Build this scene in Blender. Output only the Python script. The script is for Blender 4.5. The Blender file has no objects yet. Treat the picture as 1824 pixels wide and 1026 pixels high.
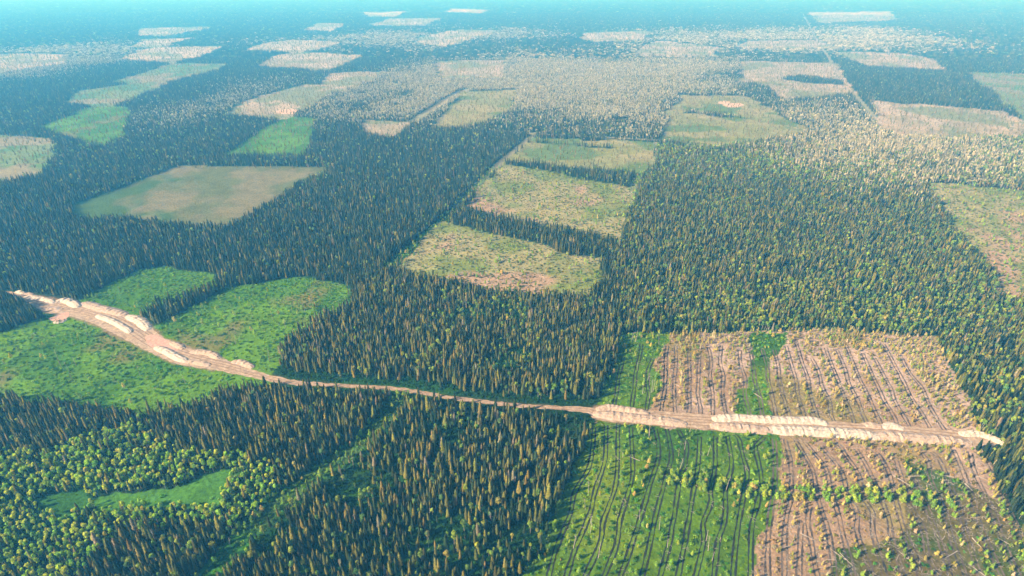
import bpy, math, random
import numpy as np
random.seed(7); RNG = np.random.default_rng(11)
S = bpy.context.scene
# ------------------------------------------------------------------ camera, world, sun, exposure
H = 300.0; F = 1000.0; PITCH = math.atan(548.0/1000.0)          # F in pixels of an 1824 px wide frame
cam = bpy.data.cameras.new('camera'); cam_o = bpy.data.objects.new('camera', cam); S.collection.objects.link(cam_o)
cam.sensor_width = 36.0; cam.lens = 36.0*F/1824.0; cam.clip_start = 1.0; cam.clip_end = 120000.0
cam_o.location = (0, 0, H); cam_o.rotation_euler = (math.pi/2-PITCH, 0, 0); S.camera = cam_o
SUN_EL = math.radians(29); SUN_AZ = (-0.93, -0.37)
W = bpy.data.worlds.new('World'); S.world = W; W.use_nodes = True
wn = W.node_tree.nodes; bg = wn['Background']; sky = wn.new('ShaderNodeTexSky'); sky.sky_type = 'NISHITA'
sky.sun_disc = False; sky.sun_elevation = SUN_EL; sky.sun_rotation = math.atan2(SUN_AZ[0], SUN_AZ[1]); sky.altitude = 300
sky.ozone_density = 2.0; sky.dust_density = 0.6
W.node_tree.links.new(sky.outputs[0], bg.inputs[0]); bg.inputs[1].default_value = 0.05
sl = bpy.data.lights.new('sun', 'SUN'); sl.energy = 5.0; sl.angle = math.radians(0.5); sl.color = (1.0, 0.83, 0.60)
so = bpy.data.objects.new('sun', sl); S.collection.objects.link(so)
from mathutils import Vector
sd = Vector((SUN_AZ[0]*math.cos(SUN_EL), SUN_AZ[1]*math.cos(SUN_EL), math.sin(SUN_EL)))
so.rotation_euler = sd.to_track_quat('Z', 'Y').to_euler()
S.view_settings.view_transform = 'Standard'; S.view_settings.look = 'None'; S.view_settings.gamma = 1
S.view_settings.exposure = 1.4
HAZE_DENSITY = 0.00027; HAZE_COLOR = (0.08, 0.48, 1.0); HAZE_ABS = (1.0, 1.0, 1.0)
S.render.engine = 'CYCLES'
cy = S.cycles; cy.max_bounces = 6; cy.diffuse_bounces = 2; cy.glossy_bounces = 1; cy.transmission_bounces = 0
cy.volume_bounces = 4; cy.transparent_max_bounces = 4; cy.use_denoising = True; cy.use_adaptive_sampling = True
cy.adaptive_threshold = 0.02

# ------------------------------------------------------------------ maths helpers
sp, cp = math.sin(PITCH), math.cos(PITCH)
def px2w(px, py, z=0.0):
    dx = (np.asarray(px, float)-912)/F; dy = (np.asarray(py, float)-513)/F
    t = (H-z)/(sp+dy*cp)
    return dx*t, (cp-dy*sp)*t
def w2px(x, y, z=0.0):
    dz = z-H; d = y*cp-dz*sp; v = -y*sp-dz*cp
    return 912+F*x/d, 513+F*v/d
def hsh(ix, iy, s):
    h = (ix.astype(np.int64)*374761393+iy.astype(np.int64)*668265263+s*1442695041) & 0xffffffff
    h = ((h ^ (h >> 13))*1274126177) & 0xffffffff
    return ((h ^ (h >> 16)) & 0xffffff)/float(0xffffff)
def vn(x, y, sc, s=0):
    x = np.asarray(x, float)/sc; y = np.asarray(y, float)/sc
    ix = np.floor(x); iy = np.floor(y); fx = x-ix; fy = y-iy
    fx = fx*fx*(3-2*fx); fy = fy*fy*(3-2*fy)
    a = hsh(ix, iy, s); b = hsh(ix+1, iy, s); c = hsh(ix, iy+1, s); d = hsh(ix+1, iy+1, s)
    return (a*(1-fx)+b*fx)*(1-fy)+(c*(1-fx)+d*fx)*fy
def fbm(x, y, sc, s=0, o=4):
    r = 0; a = 0.5; n = 0
    for k in range(o): r = r+a*vn(x, y, sc/2**k, s+k*17); n += a; a *= .55
    return r/n
def inside(P, X, Y):
    r = np.zeros(X.shape, bool); n = len(P)
    bx0 = min(p[0] for p in P); bx1 = max(p[0] for p in P); by0 = min(p[1] for p in P); by1 = max(p[1] for p in P)
    m = (X > bx0) & (X < bx1) & (Y > by0) & (Y < by1)
    if not m.any(): return r
    x = X[m]; y = Y[m]; q = np.zeros(x.shape, bool)
    for i in range(n):
        x0, y0 = P[i]; x1, y1 = P[i-1]
        if y0 == y1: continue
        q ^= ((y0 > y) != (y1 > y)) & (x < (x1-x0)*(y-y0)/(y1-y0)+x0)
    r[m] = q; return r
def dpoly(P, X, Y):
    """distance to a polyline of world points"""
    r = np.full(X.shape, 1e9)
    for i in range(len(P)-1):
        ax, ay = P[i]; bx, by = P[i+1]; dx, dy = bx-ax, by-ay; L = dx*dx+dy*dy+1e-9
        t = np.clip(((X-ax)*dx+(Y-ay)*dy)/L, 0, 1)
        r = np.minimum(r, np.hypot(X-ax-t*dx, Y-ay-t*dy))
    return r
def poly(pts, z=13.0):
    o = []
    for p in pts:
        x, y = px2w(p[0], p[1], z if len(p) > 2 else 0.0); o.append((float(x), float(y)))
    return o
def pl(pts): return [tuple(float(v) for v in px2w(a, b)) for a, b in pts]
n = 1
# ------------------------------------------------------------------ the map: stands of trees and clearings (outline read as pixels, stored as ground metres)
# cover types: 1 vivid grass, 2 rutted green field, 3 rutted dry field, 4 mossy olive cut, 5 mossy pink cut, 6 pale far cut, 7 pale green far cut, 8 hollow meadow, 9 trail seam, 10 sand
CLEAR = [
 (6, [(645,22),(728,20),(705,29,n),(650,28,n)]), (6, [(690,33),(790,32),(760,44,n),(650,44,n)]), (6, [(800,15),(870,17),(855,23,n),(790,19,n)]),
 (6, [(560,41),(620,42),(590,53,n),(535,51,n)]), (6, [(250,50),(385,47),(300,63,n),(235,60,n)]), (6, [(250,70),(350,67),(290,80,n),(225,81,n)]),
 (6, [(465,77),(520,70),(630,75),(540,89,n),(435,86,n)]), (6, [(240,90),(290,83),(410,82),(380,95),(310,108,n),(205,101,n)]),
 (6, [(-60,98),(60,94),(112,97),(115,110,n),(0,126,n),(-60,126,n)]), (6, [(760,62),(820,52),(895,54),(840,70),(790,80,n),(725,72,n)]),
 (6, [(1040,57),(1160,55),(1150,69,n),(1060,71,n),(1028,65,n)]), (6, [(480,100),(530,93),(652,97),(640,106),(590,121,n),(455,114,n)]),
 (7, [(310,112),(418,114),(370,132),(290,143,n),(185,141,n)]), (7, [(130,163),(250,147),(305,147),(290,157),(200,184,n),(105,177,n)]),
 (1, [(150,192),(240,187),(235,210),(222,245),(180,252,n),(68,219,n)]), (7, [(-80,236),(0,239),(95,248),(107,272),(60,303,n),(-80,325,n)]),
 (6, [(770,108),(905,107),(890,135,n),(780,133,n)]), (6, [(590,130),(690,128),(660,145),(610,165),(560,150,n)]),
 (6, [(540,150),(605,152),(575,182),(500,206,n),(395,196,n),(440,176)]), (1, [(470,225),(520,208),(560,211),(562,245),(540,268,n),(395,264,n)]),
 (12, [(130,368),(230,328),(325,293),(580,299),(578,307),(400,393,n),(130,371,n)]), (4, [(830,165),(920,160),(915,200),(860,222),(765,219,n)]),
 (6, [(1320,108),(1490,112),(1522,168),(1400,173,n),(1350,150),(1316,141,n)]), (4, [(1205,168),(1330,172),(1450,234),(1290,253,n),(1175,243,n),(1190,200)]),
 (6, [(1545,183),(1560,180),(1780,197),(1840,222),(1840,234,n),(1610,236,n),(1568,232)]), (7, [(1715,128),(1900,134),(1900,240),(1824,216),(1790,190)]),
 (6, [(1310,80),(1330,72),(1460,70),(1478,81,n),(1400,82,n),(1315,84,n)]), (6, [(1155,76),(1180,72),(1290,85),(1270,96,n),(1122,96,n)]),
 (6, [(1480,92),(1600,93),(1660,105),(1685,121,n),(1540,113,n)]), (6, [(1432,22),(1590,20),(1605,34,n),(1458,39,n)]),
 (6, [(650,216),(735,219),(710,238,n),(655,234,n)]),
 (4, [(950,243),(1168,254),(1157,300),(1125,309),(902,290)]), (5, [(898,292),(1000,305),(1128,330),(1100,412,n),(820,360,n)]),
 (5, [(785,392),(870,402),(1080,455),(1052,511,n),(880,500,n),(690,472,n)]),
 (5, [(1643,325),(1860,342),(1860,520,n),(1790,513,n),(1765,500),(1700,410)]),
 (1, [(225,485),(280,474),(400,492),(395,503),(240,560),(120,542)]),
 (1, [(620,512),(520,495),(412,512),(275,575),(230,560),(60,548),(85,568),(-120,600),(-120,690,n),(100,700,n),(240,708,n),(350,690,n),(420,668,n),(480,655,n),(505,615),(540,592),(600,548)]),
 (3, [(1105,590),(1230,592),(1640,600),(1668,603),(1705,695),(1762,762),(1800,800),(1600,795),(1230,765),(1045,745),(1075,690)]),
 (2, [(1105,590),(1195,592),(1180,640),(1165,700),(1150,738),(1045,735),(1075,690)]),
 (2, [(1325,596),(1400,598),(1372,640),(1356,700),(1352,745),(1290,740),(1300,700),(1335,640)]),
 (3, [(1052,738),(1230,757),(1740,795),(1752,806),(1795,895),(1845,1010),(1900,1200),(900,1200),(965,1026),(1010,860)]),
 (2, [(1050,737),(1230,757),(1385,770),(1372,900),(1360,1026),(1350,1200),(900,1200),(965,1026),(1010,860)]),
 (11, [(1620,830),(1700,850),(1790,900),(1900,1100),(1870,1200),(1460,1200),(1500,985),(1570,960),(1620,930)]),
 (8, [(168,878),(300,868),(395,832),(415,842),(350,878,n),(240,890,n),(150,882,n)]), (8, [(60,888),(140,878),(160,890),(100,905,n)]),
]
CLEAR = [(t, poly(p)) for t, p in CLEAR]
STRIPS = [poly(p) for p in (   # belts of forest left standing inside the clearings
 [(1385,134,n),(1430,129,n),(1500,137,n),(1500,150),(1440,147),(1390,140)], [(1225,192,n),(1280,194,n),(1345,205,n),(1330,212),(1285,208),(1240,199)],
 [(960,243,n),(1085,249,n),(1092,262),(1060,262),(1000,256),(960,251)], [(900,281,n),(1000,289,n),(1132,308,n),(1132,333),(1060,324),(960,303),(900,296)],
 [(790,360,n),(890,378,n),(1000,402,n),(1090,414,n),(1075,456),(1000,448),(880,416),(790,394)],
 [(222,548,n),(330,513,n),(395,494,n),(408,512),(330,542),(262,573)], [(-120,533,n),(60,531,n),(82,568),(30,588),(-120,600)])]
SEAMS = [(pl([(715,700),(690,745),(640,790),(560,850),(500,895),(440,950),(370,1030),(330,1090)]), 7.5),
         (pl([(952,238),(880,300),(800,384),(690,478)]), 7.0), (pl([(1168,254),(1130,330),(1118,370)]), 6.0),
         (pl([(1430,25),(1460,80),(1500,140),(1530,180),(1575,232)]), 10.0), (pl([(640,214),(740,219),(945,238),(1180,202),(1230,196)]), 6.0),
         (pl([(735,218),(800,175),(830,160)]), 14.0), (pl([(940,238),(1100,246),(1170,250)]), 7.0)]
ROAD = pl([(-200,524),(-60,522),(0,522),(45,528),(100,546),(150,554),(200,569),(240,590),(275,612),(330,635),(400,652),(450,666),(520,681),(590,686),(700,692),(800,708),(900,720),(1000,727),(1050,731),(1075,737),(1230,749),(1400,758),(1500,764),(1600,770),(1700,779),(1755,788)])
ROADW = [4,4,4,5,13,13,15,14,11,12,8,5,3.4,2.6,2.4,2.4,2.4,2.4,4,9,9,9,8.5,8.5,8.5,6]
PALE = [poly(p) for p in ([(560,195),(640,150),(760,120),(900,100),(1210,98),(1310,100),(1345,172),(1200,166),(1190,210),(1160,245),(950,236),(720,218),(600,212)],
 [(-100,95),(130,78),(250,72),(230,110),(-100,150)], [(700,58),(1000,58),(960,66),(700,86),(560,90),(480,70)], [(1130,62),(1600,50),(1740,80),(1640,90),(1480,92),(1300,80),(1120,100)],
 [(1440,185),(1545,188),(1580,236),(1824,250),(1900,330),(1640,322),(1300,268),(1180,262),(1300,240),(1450,240)], [(310,185),(470,150),(560,150),(440,178),(340,192)])]
RIGHTZ = poly([(1170,262),(1900,240),(2100,900),(1750,790),(1670,600),(1110,588),(1090,470),(1110,400)])
BOTTOM = poly([(700,475),(1060,505),(1110,590),(1060,740),(1040,760),(960,1300),(-600,1300),(-300,690),(420,690),(520,600)])
SPARSE = poly([(700,715),(1050,740),(960,1200),(380,1200),(480,920)])
RING = poly([(-40,850),(20,800),(110,800),(170,775),(240,755),(320,800),(430,815),(520,835),(555,865),(500,915),(350,925),(215,940),(120,1050),(-200,1120),(-200,850)])
BUSHROW = pl([(1185,852),(1240,862),(1330,876),(1400,882),(1500,884),(1600,886),(1700,902)])

def jit(x, y): A_ = 24+.02*np.maximum(y-900, 0); return x+(fbm(x, y, 34, 91, 4)-.5)*A_+(fbm(x, y, 150, 92, 2)-.5)*A_*.7, y+(fbm(x, y, 34, 97, 4)-.5)*A_+(fbm(x, y, 150, 93, 2)-.5)*A_*.9
def cover(x, y, jitter=True):
    X, Y = jit(x, y) if jitter else (x, y)
    c = np.zeros(X.shape, np.int8)
    for t, p in CLEAR: c[inside(p, X, Y)] = t
    for p in STRIPS: c[inside(p, X, Y)] = 0
    for l, w in SEAMS:
        c[(c == 0) & (dpoly(l, x, y) < w*(0.75+0.5*fbm(x, y, 12, 3)))] = 9
    return c
rdx = np.array([p[0] for p in ROAD]); rdy = np.array([p[1] for p in ROAD])
def droad(x, y):
    """signed clearance from the sand road's edge"""
    r = np.full(x.shape, 1e9)
    for i in range(len(ROAD)-1):
        ax, ay = ROAD[i]; bx, by = ROAD[i+1]; dx, dy = bx-ax, by-ay; L = dx*dx+dy*dy
        t = np.clip(((x-ax)*dx+(y-ay)*dy)/L, 0, 1)
        r = np.minimum(r, np.hypot(x-ax-t*dx, y-ay-t*dy)-(ROADW[i]*(1-t)+ROADW[i+1]*t))
    return r

# ------------------------------------------------------------------ materials
def newmat(name):
    m = bpy.data.materials.new(name); m.use_nodes = True; nt = m.node_tree; nt.nodes.clear()
    return m, nt, nt.nodes.new('ShaderNodeOutputMaterial')
def foliage_mat(name, translucent=0.25, scale=0.6, amt=0.5):
    m, nt, out = newmat(name); N = nt.nodes.new; L = nt.links.new
    a = N('ShaderNodeAttribute'); a.attribute_type = 'INSTANCER'; a.attribute_name = 'tint'
    tc = N('ShaderNodeTexCoord'); nz = N('ShaderNodeTexNoise'); nz.inputs['Scale'].default_value = scale; nz.inputs['Detail'].default_value = 1
    L(tc.outputs['Object'], nz.inputs['Vector'])
    mr = N('ShaderNodeMapRange'); mr.inputs['From Min'].default_value = .3; mr.inputs['From Max'].default_value = .7
    mr.inputs['To Min'].default_value = 1-amt; mr.inputs['To Max'].default_value = 1+amt; L(nz.outputs['Fac'], mr.inputs['Value'])
    v = N('ShaderNodeVectorMath'); v.operation = 'SCALE'; L(a.outputs['Vector'], v.inputs[0]); L(mr.outputs[0], v.inputs['Scale'])
    d = N('ShaderNodeBsdfDiffuse'); t = N('ShaderNodeBsdfTranslucent'); mx = N('ShaderNodeMixShader'); mx.inputs[0].default_value = translucent
    L(v.outputs[0], d.inputs[0]); L(v.outputs[0], t.inputs[0]); L(d.outputs[0], mx.inputs[1]); L(t.outputs[0], mx.inputs[2]); L(mx.outputs[0], out.inputs[0])
    return m
def noise_mat(name, c1, c2, scale, rough=.9, bump=0.0, detail=4, attr=None, c3=None):
    m, nt, out = newmat(name); N = nt.nodes.new; L = nt.links.new
    tc = N('ShaderNodeTexCoord'); nz = N('ShaderNodeTexNoise'); nz.inputs['Scale'].default_value = scale; nz.inputs['Detail'].default_value = detail
    nz.inputs['Roughness'].default_value = .65
    L(tc.outputs['Object'], nz.inputs['Vector']); r = N('ShaderNodeValToRGB'); L(nz.outputs['Fac'], r.inputs[0])
    r.color_ramp.elements[0].position = .32; r.color_ramp.elements[1].position = .68
    r.color_ramp.elements[0].color = (*c1, 1); r.color_ramp.elements[1].color = (*c2, 1)
    if c3: e = r.color_ramp.elements.new(.5); e.color = (*c3, 1)
    p = N('ShaderNodeBsdfPrincipled'); p.inputs['Roughness'].default_value = rough; p.inputs['Specular IOR Level'].default_value = .3
    L(r.outputs[0], p.inputs['Base Color'])
    if bump:
        b = N('ShaderNodeBump'); b.inputs['Strength'].default_value = 1; b.inputs['Distance'].default_value = bump
        L(nz.outputs['Fac'], b.inputs['Height']); L(b.outputs[0], p.inputs['Normal'])
    L(p.outputs[0], out.inputs[0]); return m
M_NEEDLE = foliage_mat('needles', .12, .8, .35); M_LEAF = foliage_mat('leaves', .3, 1.2, .35); M_BUSH = foliage_mat('bush_leaves', .25, 1.5, .4)
M_BARK = noise_mat('spruce_bark', (.06,.045,.035), (.16,.12,.09), 3); M_BIRCH = noise_mat('birch_bark', (.25,.22,.19), (.55,.52,.47), 4)
M_DEAD = noise_mat('dead_wood', (.22,.19,.16), (.45,.41,.36), 3)
M_SAND = noise_mat('sand', (.22,.16,.11), (.52,.41,.31), .25, bump=.5, detail=6, c3=(.36,.27,.19))
M_PEAT = noise_mat('wet_peat', (.006,.010,.010), (.03,.03,.02), .5, rough=.9); M_DIRT = noise_mat('dry_peat', (.02,.02,.022), (.17,.13,.105), .09, rough=.8)

# ground colour: real cover colours by place, with procedural mottling
GCOL = {0: ((.014,.042,.010),(.025,.045,.016),(.02,.07,.012)), 1: ((.10,.22,.006),(.06,.16,.006),(.15,.16,.04)),
 2: ((.08,.16,.004),(.14,.21,.008),(.045,.11,.005)), 11: ((.06,.09,.012),(.12,.10,.035),(.04,.10,.01)), 3: ((.30,.205,.135),(.22,.185,.065),(.40,.30,.245)), 12: ((.11,.13,.05),(.17,.16,.085),(.06,.11,.03)), 4: ((.22,.23,.08),(.28,.26,.12),(.12,.18,.05)),
 5: ((.16,.20,.05),(.28,.26,.12),(.34,.24,.16)), 6: ((.30,.26,.17),(.40,.33,.24),(.20,.22,.11)), 7: ((.17,.22,.09),(.10,.19,.06),(.24,.22,.13)),
 8: ((.05,.15,.02),(.065,.19,.022),(.03,.10,.016)), 9: ((.03,.12,.016),(.04,.15,.018),(.05,.10,.02)), 10: ((.5,.36,.25),)*3}
def ground_colour(x, y):
    c = cover(x, y); col = np.zeros(x.shape+(3,))
    a = fbm(x, y, 60, 5, 5); b = fbm(x, y, 110, 33, 4); f = fbm(x, y, 9, 44, 3)
    for k, (c0, c1, c2) in GCOL.items():
        m = c == k
        if not m.any(): continue
        wa = np.clip((a[m]-.42)/.16, 0, 1)[:, None]; wb = np.clip((b[m]-(.65 if k == 1 else .53))/.07, 0, 1)[:, None]
        q = np.array(c0)*(1-wa)+np.array(c1)*wa; q = q*(1-wb)+np.array(c2)*wb
        col[m] = q*(0.7+0.6*f[m])[:, None]
    far = np.hypot(x, y)                       # seams far off are sandy lanes
    m = (c == 9) & (far > 800); col[m] = col[m]*.35+np.array((.36,.30,.22))*.65
    m = (c == 0) & (far > 6500); col[m] = np.array((.035,.05,.03))*(.5+f[m])[:, None]
    # sand: worked pits in the far clearings, the apron of the road
    for px, py, rx, ry in ((515,199,22,5),(1306,187,18,4),(1290,183,10,3)):
        X, Y = w2px(x, y); m = (((X-px)/rx)**2+((Y-py)/ry)**2 < 1+.5*(f-.5)) & (c != 0); col[m] = (.60,.42,.31)
    d = droad(x, y)+ (fbm(x, y, 7, 8, 3)-.5)*4; w = np.clip(1-d/1.2, 0, 1)[:, None]; 
    w[(x < 65) & (x > -260)] *= .15
    col = col*(1-w*.8)+np.array((.24,.16,.11))*(w*.8)
    return col, c
# ground sheet: rows fan out with distance
ys = [float(px2w(912, v)[1]) for v in np.concatenate([np.arange(1150, 300, -2.5), np.arange(300, -12, -1.5)])]
ys = np.array([-600, -300, -50, 60]+ys+[20000, 26000, 36000, 44000])
us = np.concatenate([[-9, -5, -2.2, -1.6], (np.arange(-250, 2080, 4.0)-912)/F, [1.6, 2.2, 5, 9]])
dep = np.maximum(ys, 60)*cp+H*sp
GX = us[None, :]*dep[:, None]; GX = np.clip(GX, -44000, 44000); GY = np.repeat(ys[:, None], len(us), 1)
gc, gcover = ground_colour(GX.ravel(), GY.ravel())
def grid_mesh(name, X, Y, Z, mat):
    r, c = X.shape; me = bpy.data.meshes.new(name)
    i = np.arange(r*c).reshape(r, c); q = np.stack([i[:-1, :-1], i[:-1, 1:], i[1:, 1:], i[1:, :-1]], -1).reshape(-1, 4)
    me.vertices.add(r*c); me.vertices.foreach_set('co', np.stack([X, Y, Z], -1).ravel().astype(np.float32))
    me.loops.add(q.size); me.loops.foreach_set('vertex_index', q.ravel().astype(np.int32))
    me.polygons.add(len(q)); me.polygons.foreach_set('loop_start', (np.arange(len(q))*4).astype(np.int32))
    me.update(calc_edges=True); me.materials.append(mat); return me
mg, nt, out = newmat('ground_cover'); N = nt.nodes.new; L = nt.links.new
ga = N('ShaderNodeAttribute'); ga.attribute_name = 'cover'; tc = N('ShaderNodeTexCoord')
n1 = N('ShaderNodeTexNoise'); n1.inputs['Scale'].default_value = .35; n1.inputs['Detail'].default_value = 5; n1.inputs['Roughness'].default_value = .7
L(tc.outputs['Object'], n1.inputs['Vector'])
mr = N('ShaderNodeMapRange'); mr.inputs['From Min'].default_value = .3; mr.inputs['From Max'].default_value = .7; mr.inputs['To Min'].default_value = .55; mr.inputs['To Max'].default_value = 1.45
L(n1.outputs['Fac'], mr.inputs['Value']); v = N('ShaderNodeVectorMath'); v.operation = 'SCALE'
L(ga.outputs['Vector'], v.inputs[0]); L(mr.outputs[0], v.inputs['Scale'])
bmp = N('ShaderNodeBump'); bmp.inputs['Distance'].default_value = .8; L(n1.outputs['Fac'], bmp.inputs['Height'])
d = N('ShaderNodeBsdfDiffuse'); L(v.outputs[0], d.inputs[0]); L(bmp.outputs[0], d.inputs['Normal']); L(d.outputs[0], out.inputs[0])
gme = grid_mesh('ground', GX, GY, np.zeros_like(GX), mg)
at = gme.attributes.new('cover', 'FLOAT_VECTOR', 'POINT'); at.data.foreach_set('vector', gc.astype(np.float32).ravel())
ground = bpy.data.objects.new('ground', gme); S.collection.objects.link(ground); ground['kind'] = 'structure'

# ------------------------------------------------------------------ mesh builders
class MB:
    def __init__(s): s.v = []; s.f = []; s.m = []
    def tri(s, a, b, c, m=0):
        k = len(s.v); s.v += [a, b, c]; s.f.append((k, k+1, k+2)); s.m.append(m)
    def quad(s, a, b, c, d, m=0):
        k = len(s.v); s.v += [a, b, c, d]; s.f.append((k, k+1, k+2, k+3)); s.m.append(m)
    def tube(s, p0, p1, r0, r1, n=5, m=0):
        p0 = Vector(p0); p1 = Vector(p1); a = (p1-p0).normalized(); u = a.orthogonal().normalized(); w = a.cross(u); k = len(s.v)
        for p, r in ((p0, r0), (p1, r1)):
            for i in range(n):
                t = 2*math.pi*i/n; s.v.append(tuple(p+(u*math.cos(t)+w*math.sin(t))*r))
        for i in range(n): j = (i+1) % n; s.f.append((k+i, k+j, k+n+j, k+n+i)); s.m.append(m)
    def mesh(s, name, mats):
        me = bpy.data.meshes.new(name); me.from_pydata([tuple(p) for p in s.v], [], s.f); me.update()
        for x in mats: me.materials.append(x)
        me.polygons.foreach_set('material_index', s.m); return me
def spruce_crown(b, R, Hh, rnd, levels=15, per=8, z0=.16, m=0, x0=0., y0=0.):
    for i in range(levels):
        t = i/(levels-1); z = Hh*(z0+(1-z0)*t*.97)
        r = R*min(1.0, (1.02-t)**.48*1.12)*rnd.uniform(.78, 1.12)*(0.75 if i == 0 else 1)
        ph = rnd.uniform(0, 6.28); dz = Hh*.05
        for k in range(per):
            a = ph+2*math.pi*k/per+rnd.uniform(-.25, .25); rr = r*rnd.uniform(.7, 1.15); w = rr*math.pi/per*1.25
            ca, sa = math.cos(a), math.sin(a)
            top = (x0, y0, z+dz*.9); tip = (x0+ca*rr, y0+sa*rr, z-dz*rnd.uniform(.3, .9))
            mx, my, mz = x0+ca*rr*.55, y0+sa*rr*.55, z+dz*.1
            l = (mx-sa*w, my+ca*w, mz-dz*.3); q = (mx+sa*w, my-ca*w, mz-dz*.3)
            b.tri(top, q, tip, m); b.tri(top, tip, l, m)
    for k in range(5):       # leader and dense core
        a0 = 2*math.pi*k/5; a1 = 2*math.pi*(k+1)/5; r = R*.42
        b.tri((x0+math.cos(a0)*r, y0+math.sin(a0)*r, Hh*z0), (x0+math.cos(a1)*r, y0+math.sin(a1)*r, Hh*z0), (x0, y0, Hh), m)
def leaf_crown(b, blobs, rnd, n, size, m=0, flat=.55):
    tot = sum(r[3]**2 for r in blobs)
    for cx, cy, cz, r, rz in blobs:
        for i in range(int(n*r*r/tot)+1):
            d = Vector((rnd.gauss(0, 1), rnd.gauss(0, 1), rnd.gauss(0, 1))).normalized(); q = rnd.uniform(.5, 1.08)
            p = Vector((cx+d.x*r*q, cy+d.y*r*q, cz+d.z*rz*q))
            nrm = (d+Vector((rnd.uniform(-1, 1), rnd.uniform(-1, 1), rnd.uniform(-1, 1)))*flat).normalized()
            u = nrm.orthogonal().normalized(); w = nrm.cross(u); a = rnd.uniform(0, 6.28); u, w = u*math.cos(a)+w*math.sin(a), w*math.cos(a)-u*math.sin(a)
            s_ = size*rnd.uniform(.6, 1.3); b.quad(p+u*s_, p+w*s_*.8, p-u*s_*.9, p-w*s_*.8, m)
def birch_blobs(rnd, Hh, R):
    bl = [(0, 0, Hh*.8, R*.7, Hh*.16)]
    for k in range(6):
        a = k*1.05+rnd.uniform(-.3, .3); q = R*rnd.uniform(.35, .65)
        bl.append((math.cos(a)*q, math.sin(a)*q, Hh*rnd.uniform(.55, .86), R*rnd.uniform(.35, .5), Hh*rnd.uniform(.07, .12)))
    return bl
def v_spruce(i):   # near spruce: crown and trunk kept apart
    rnd = random.Random(100+i); Hh = 17.0; R = (1.75, 1.45, 2.1, 1.6)[i]; c = MB(); spruce_crown(c, R, Hh, rnd, 16, 8, (.12, .25, .08, .18)[i])
    t = MB(); t.tube((0, 0, -.2), (0, 0, Hh*.6), .2, .11, 6); t.tube((0, 0, Hh*.6), (0, 0, Hh*.98), .11, .03, 5)
    for k in range(5):
        a = rnd.uniform(0, 6.28); z = Hh*rnd.uniform(.08, .3); t.tube((0, 0, z), (math.cos(a)*1.1, math.sin(a)*1.1, z-.1), .04, .015, 3)
    return c, t
def v_birch(i):
    rnd = random.Random(200+i); Hh = 14.0; R = (2.4, 2.0, 2.7, 2.2)[i]; bl = birch_blobs(rnd, Hh, R); c = MB(); leaf_crown(c, bl, rnd, 260, .5)
    t = MB(); t.tube((0, 0, -.2), (.1, 0, Hh*.5), .17, .11, 6); t.tube((.1, 0, Hh*.5), (0, .1, Hh*.85), .11, .04, 5)
    for cx, cy, cz, r, rz in bl[1:]: t.tube((.1, 0, Hh*.48+rnd.uniform(0, 1)), (cx, cy, cz), .06, .02, 4)
    return c, t
def v_young(i):    # young broadleaf regrowth: slender, leafy to near the ground
    rnd = random.Random(300+i); Hh = 6.0; R = (.8, 1.0, .65, 1.2)[i]; c = MB()
    bl = [(0, 0, Hh*.35, R, Hh*.2), (rnd.uniform(-.3, .3), .2, Hh*.6, R*.8, Hh*.22), (.1, rnd.uniform(-.3, .3), Hh*.82, R*.5, Hh*.16)]
    leaf_crown(c, bl, rnd, 130, .3); t = MB(); t.tube((0, 0, -.1), (0, 0, Hh*.9), .07, .02, 4)
    return c, t
def v_dead(i):
    rnd = random.Random(400+i); t = MB(); Hh = (13, 10, 15)[i]; lean = rnd.uniform(-.5, .5)
    t.tube((0, 0, -.2), (lean, 0, Hh), .2, .05, 6); br = MB()
    for k in range(12):
        a = rnd.uniform(0, 6.28); z = Hh*rnd.uniform(.35, .95); l = rnd.uniform(.6, 1.5); x = lean*z/Hh
        br.tube((x, 0, z), (x+math.cos(a)*l, math.sin(a)*l, z+rnd.uniform(-.3, .5)), .05, .02, 3)
    return br, t
def both(c, t):
    b = MB(); b.v = list(c.v); b.f = list(c.f); b.m = [0]*len(c.f); k = len(b.v); b.v += t.v
    b.f += [tuple(q+k for q in f) for f in t.f]; b.m += [1]*len(t.f); return b
def proto(name, mb, mats):
    o = bpy.data.objects.new(name, mb.mesh(name, mats)); return o
SPR = [v_spruce(i) for i in range(4)]; BIR = [v_birch(i) for i in range(4)]; YNG = [v_young(i) for i in range(4)]; DED = [v_dead(i) for i in range(3)]
P_SPR = [proto('spruce_shape', both(*s), [M_NEEDLE, M_BARK]) for s in SPR]
P_BIR = [proto('birch_shape', both(*s), [M_LEAF, M_BIRCH]) for s in BIR]
P_YNG = [proto('young_shape', both(*s), [M_LEAF, M_BIRCH]) for s in YNG]
def mid_spruce(i):
    rnd = random.Random(500+i); b = MB(); spruce_crown(b, (1.9, 2.3, 1.7, 2.1)[i], (17, 14.5, 18, 16)[i], rnd, 6, 6, .1); b.tube((0, 0, 0), (0, 0, 4), .16, .14, 3, 1); return b
def mid_birch(i):
    rnd = random.Random(600+i); b = MB(); leaf_crown(b, birch_blobs(rnd, 14, 2.5), rnd, 34, 1.1); b.tube((0, 0, 0), (0, 0, 10), .17, .12, 3, 1); return b
def clump(i, kind, span=14., cnt=8):
    rnd = random.Random(700+i); b = MB()
    for k in range(cnt):
        x, y = rnd.uniform(-span/2, span/2), rnd.uniform(-span/2, span/2)
        if kind: leaf_crown(b, [(x, y, 10+rnd.uniform(-1, 2), 2.5, 3.4)], rnd, 22, 1.15)
        else: spruce_crown(b, 2.3, 16+rnd.uniform(-3, 3), rnd, 3, 4, .1, 0, x, y)
    return b
P_MS = [proto('spruce_shape', mid_spruce(i), [M_NEEDLE, M_BARK]) for i in range(4)]
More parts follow.
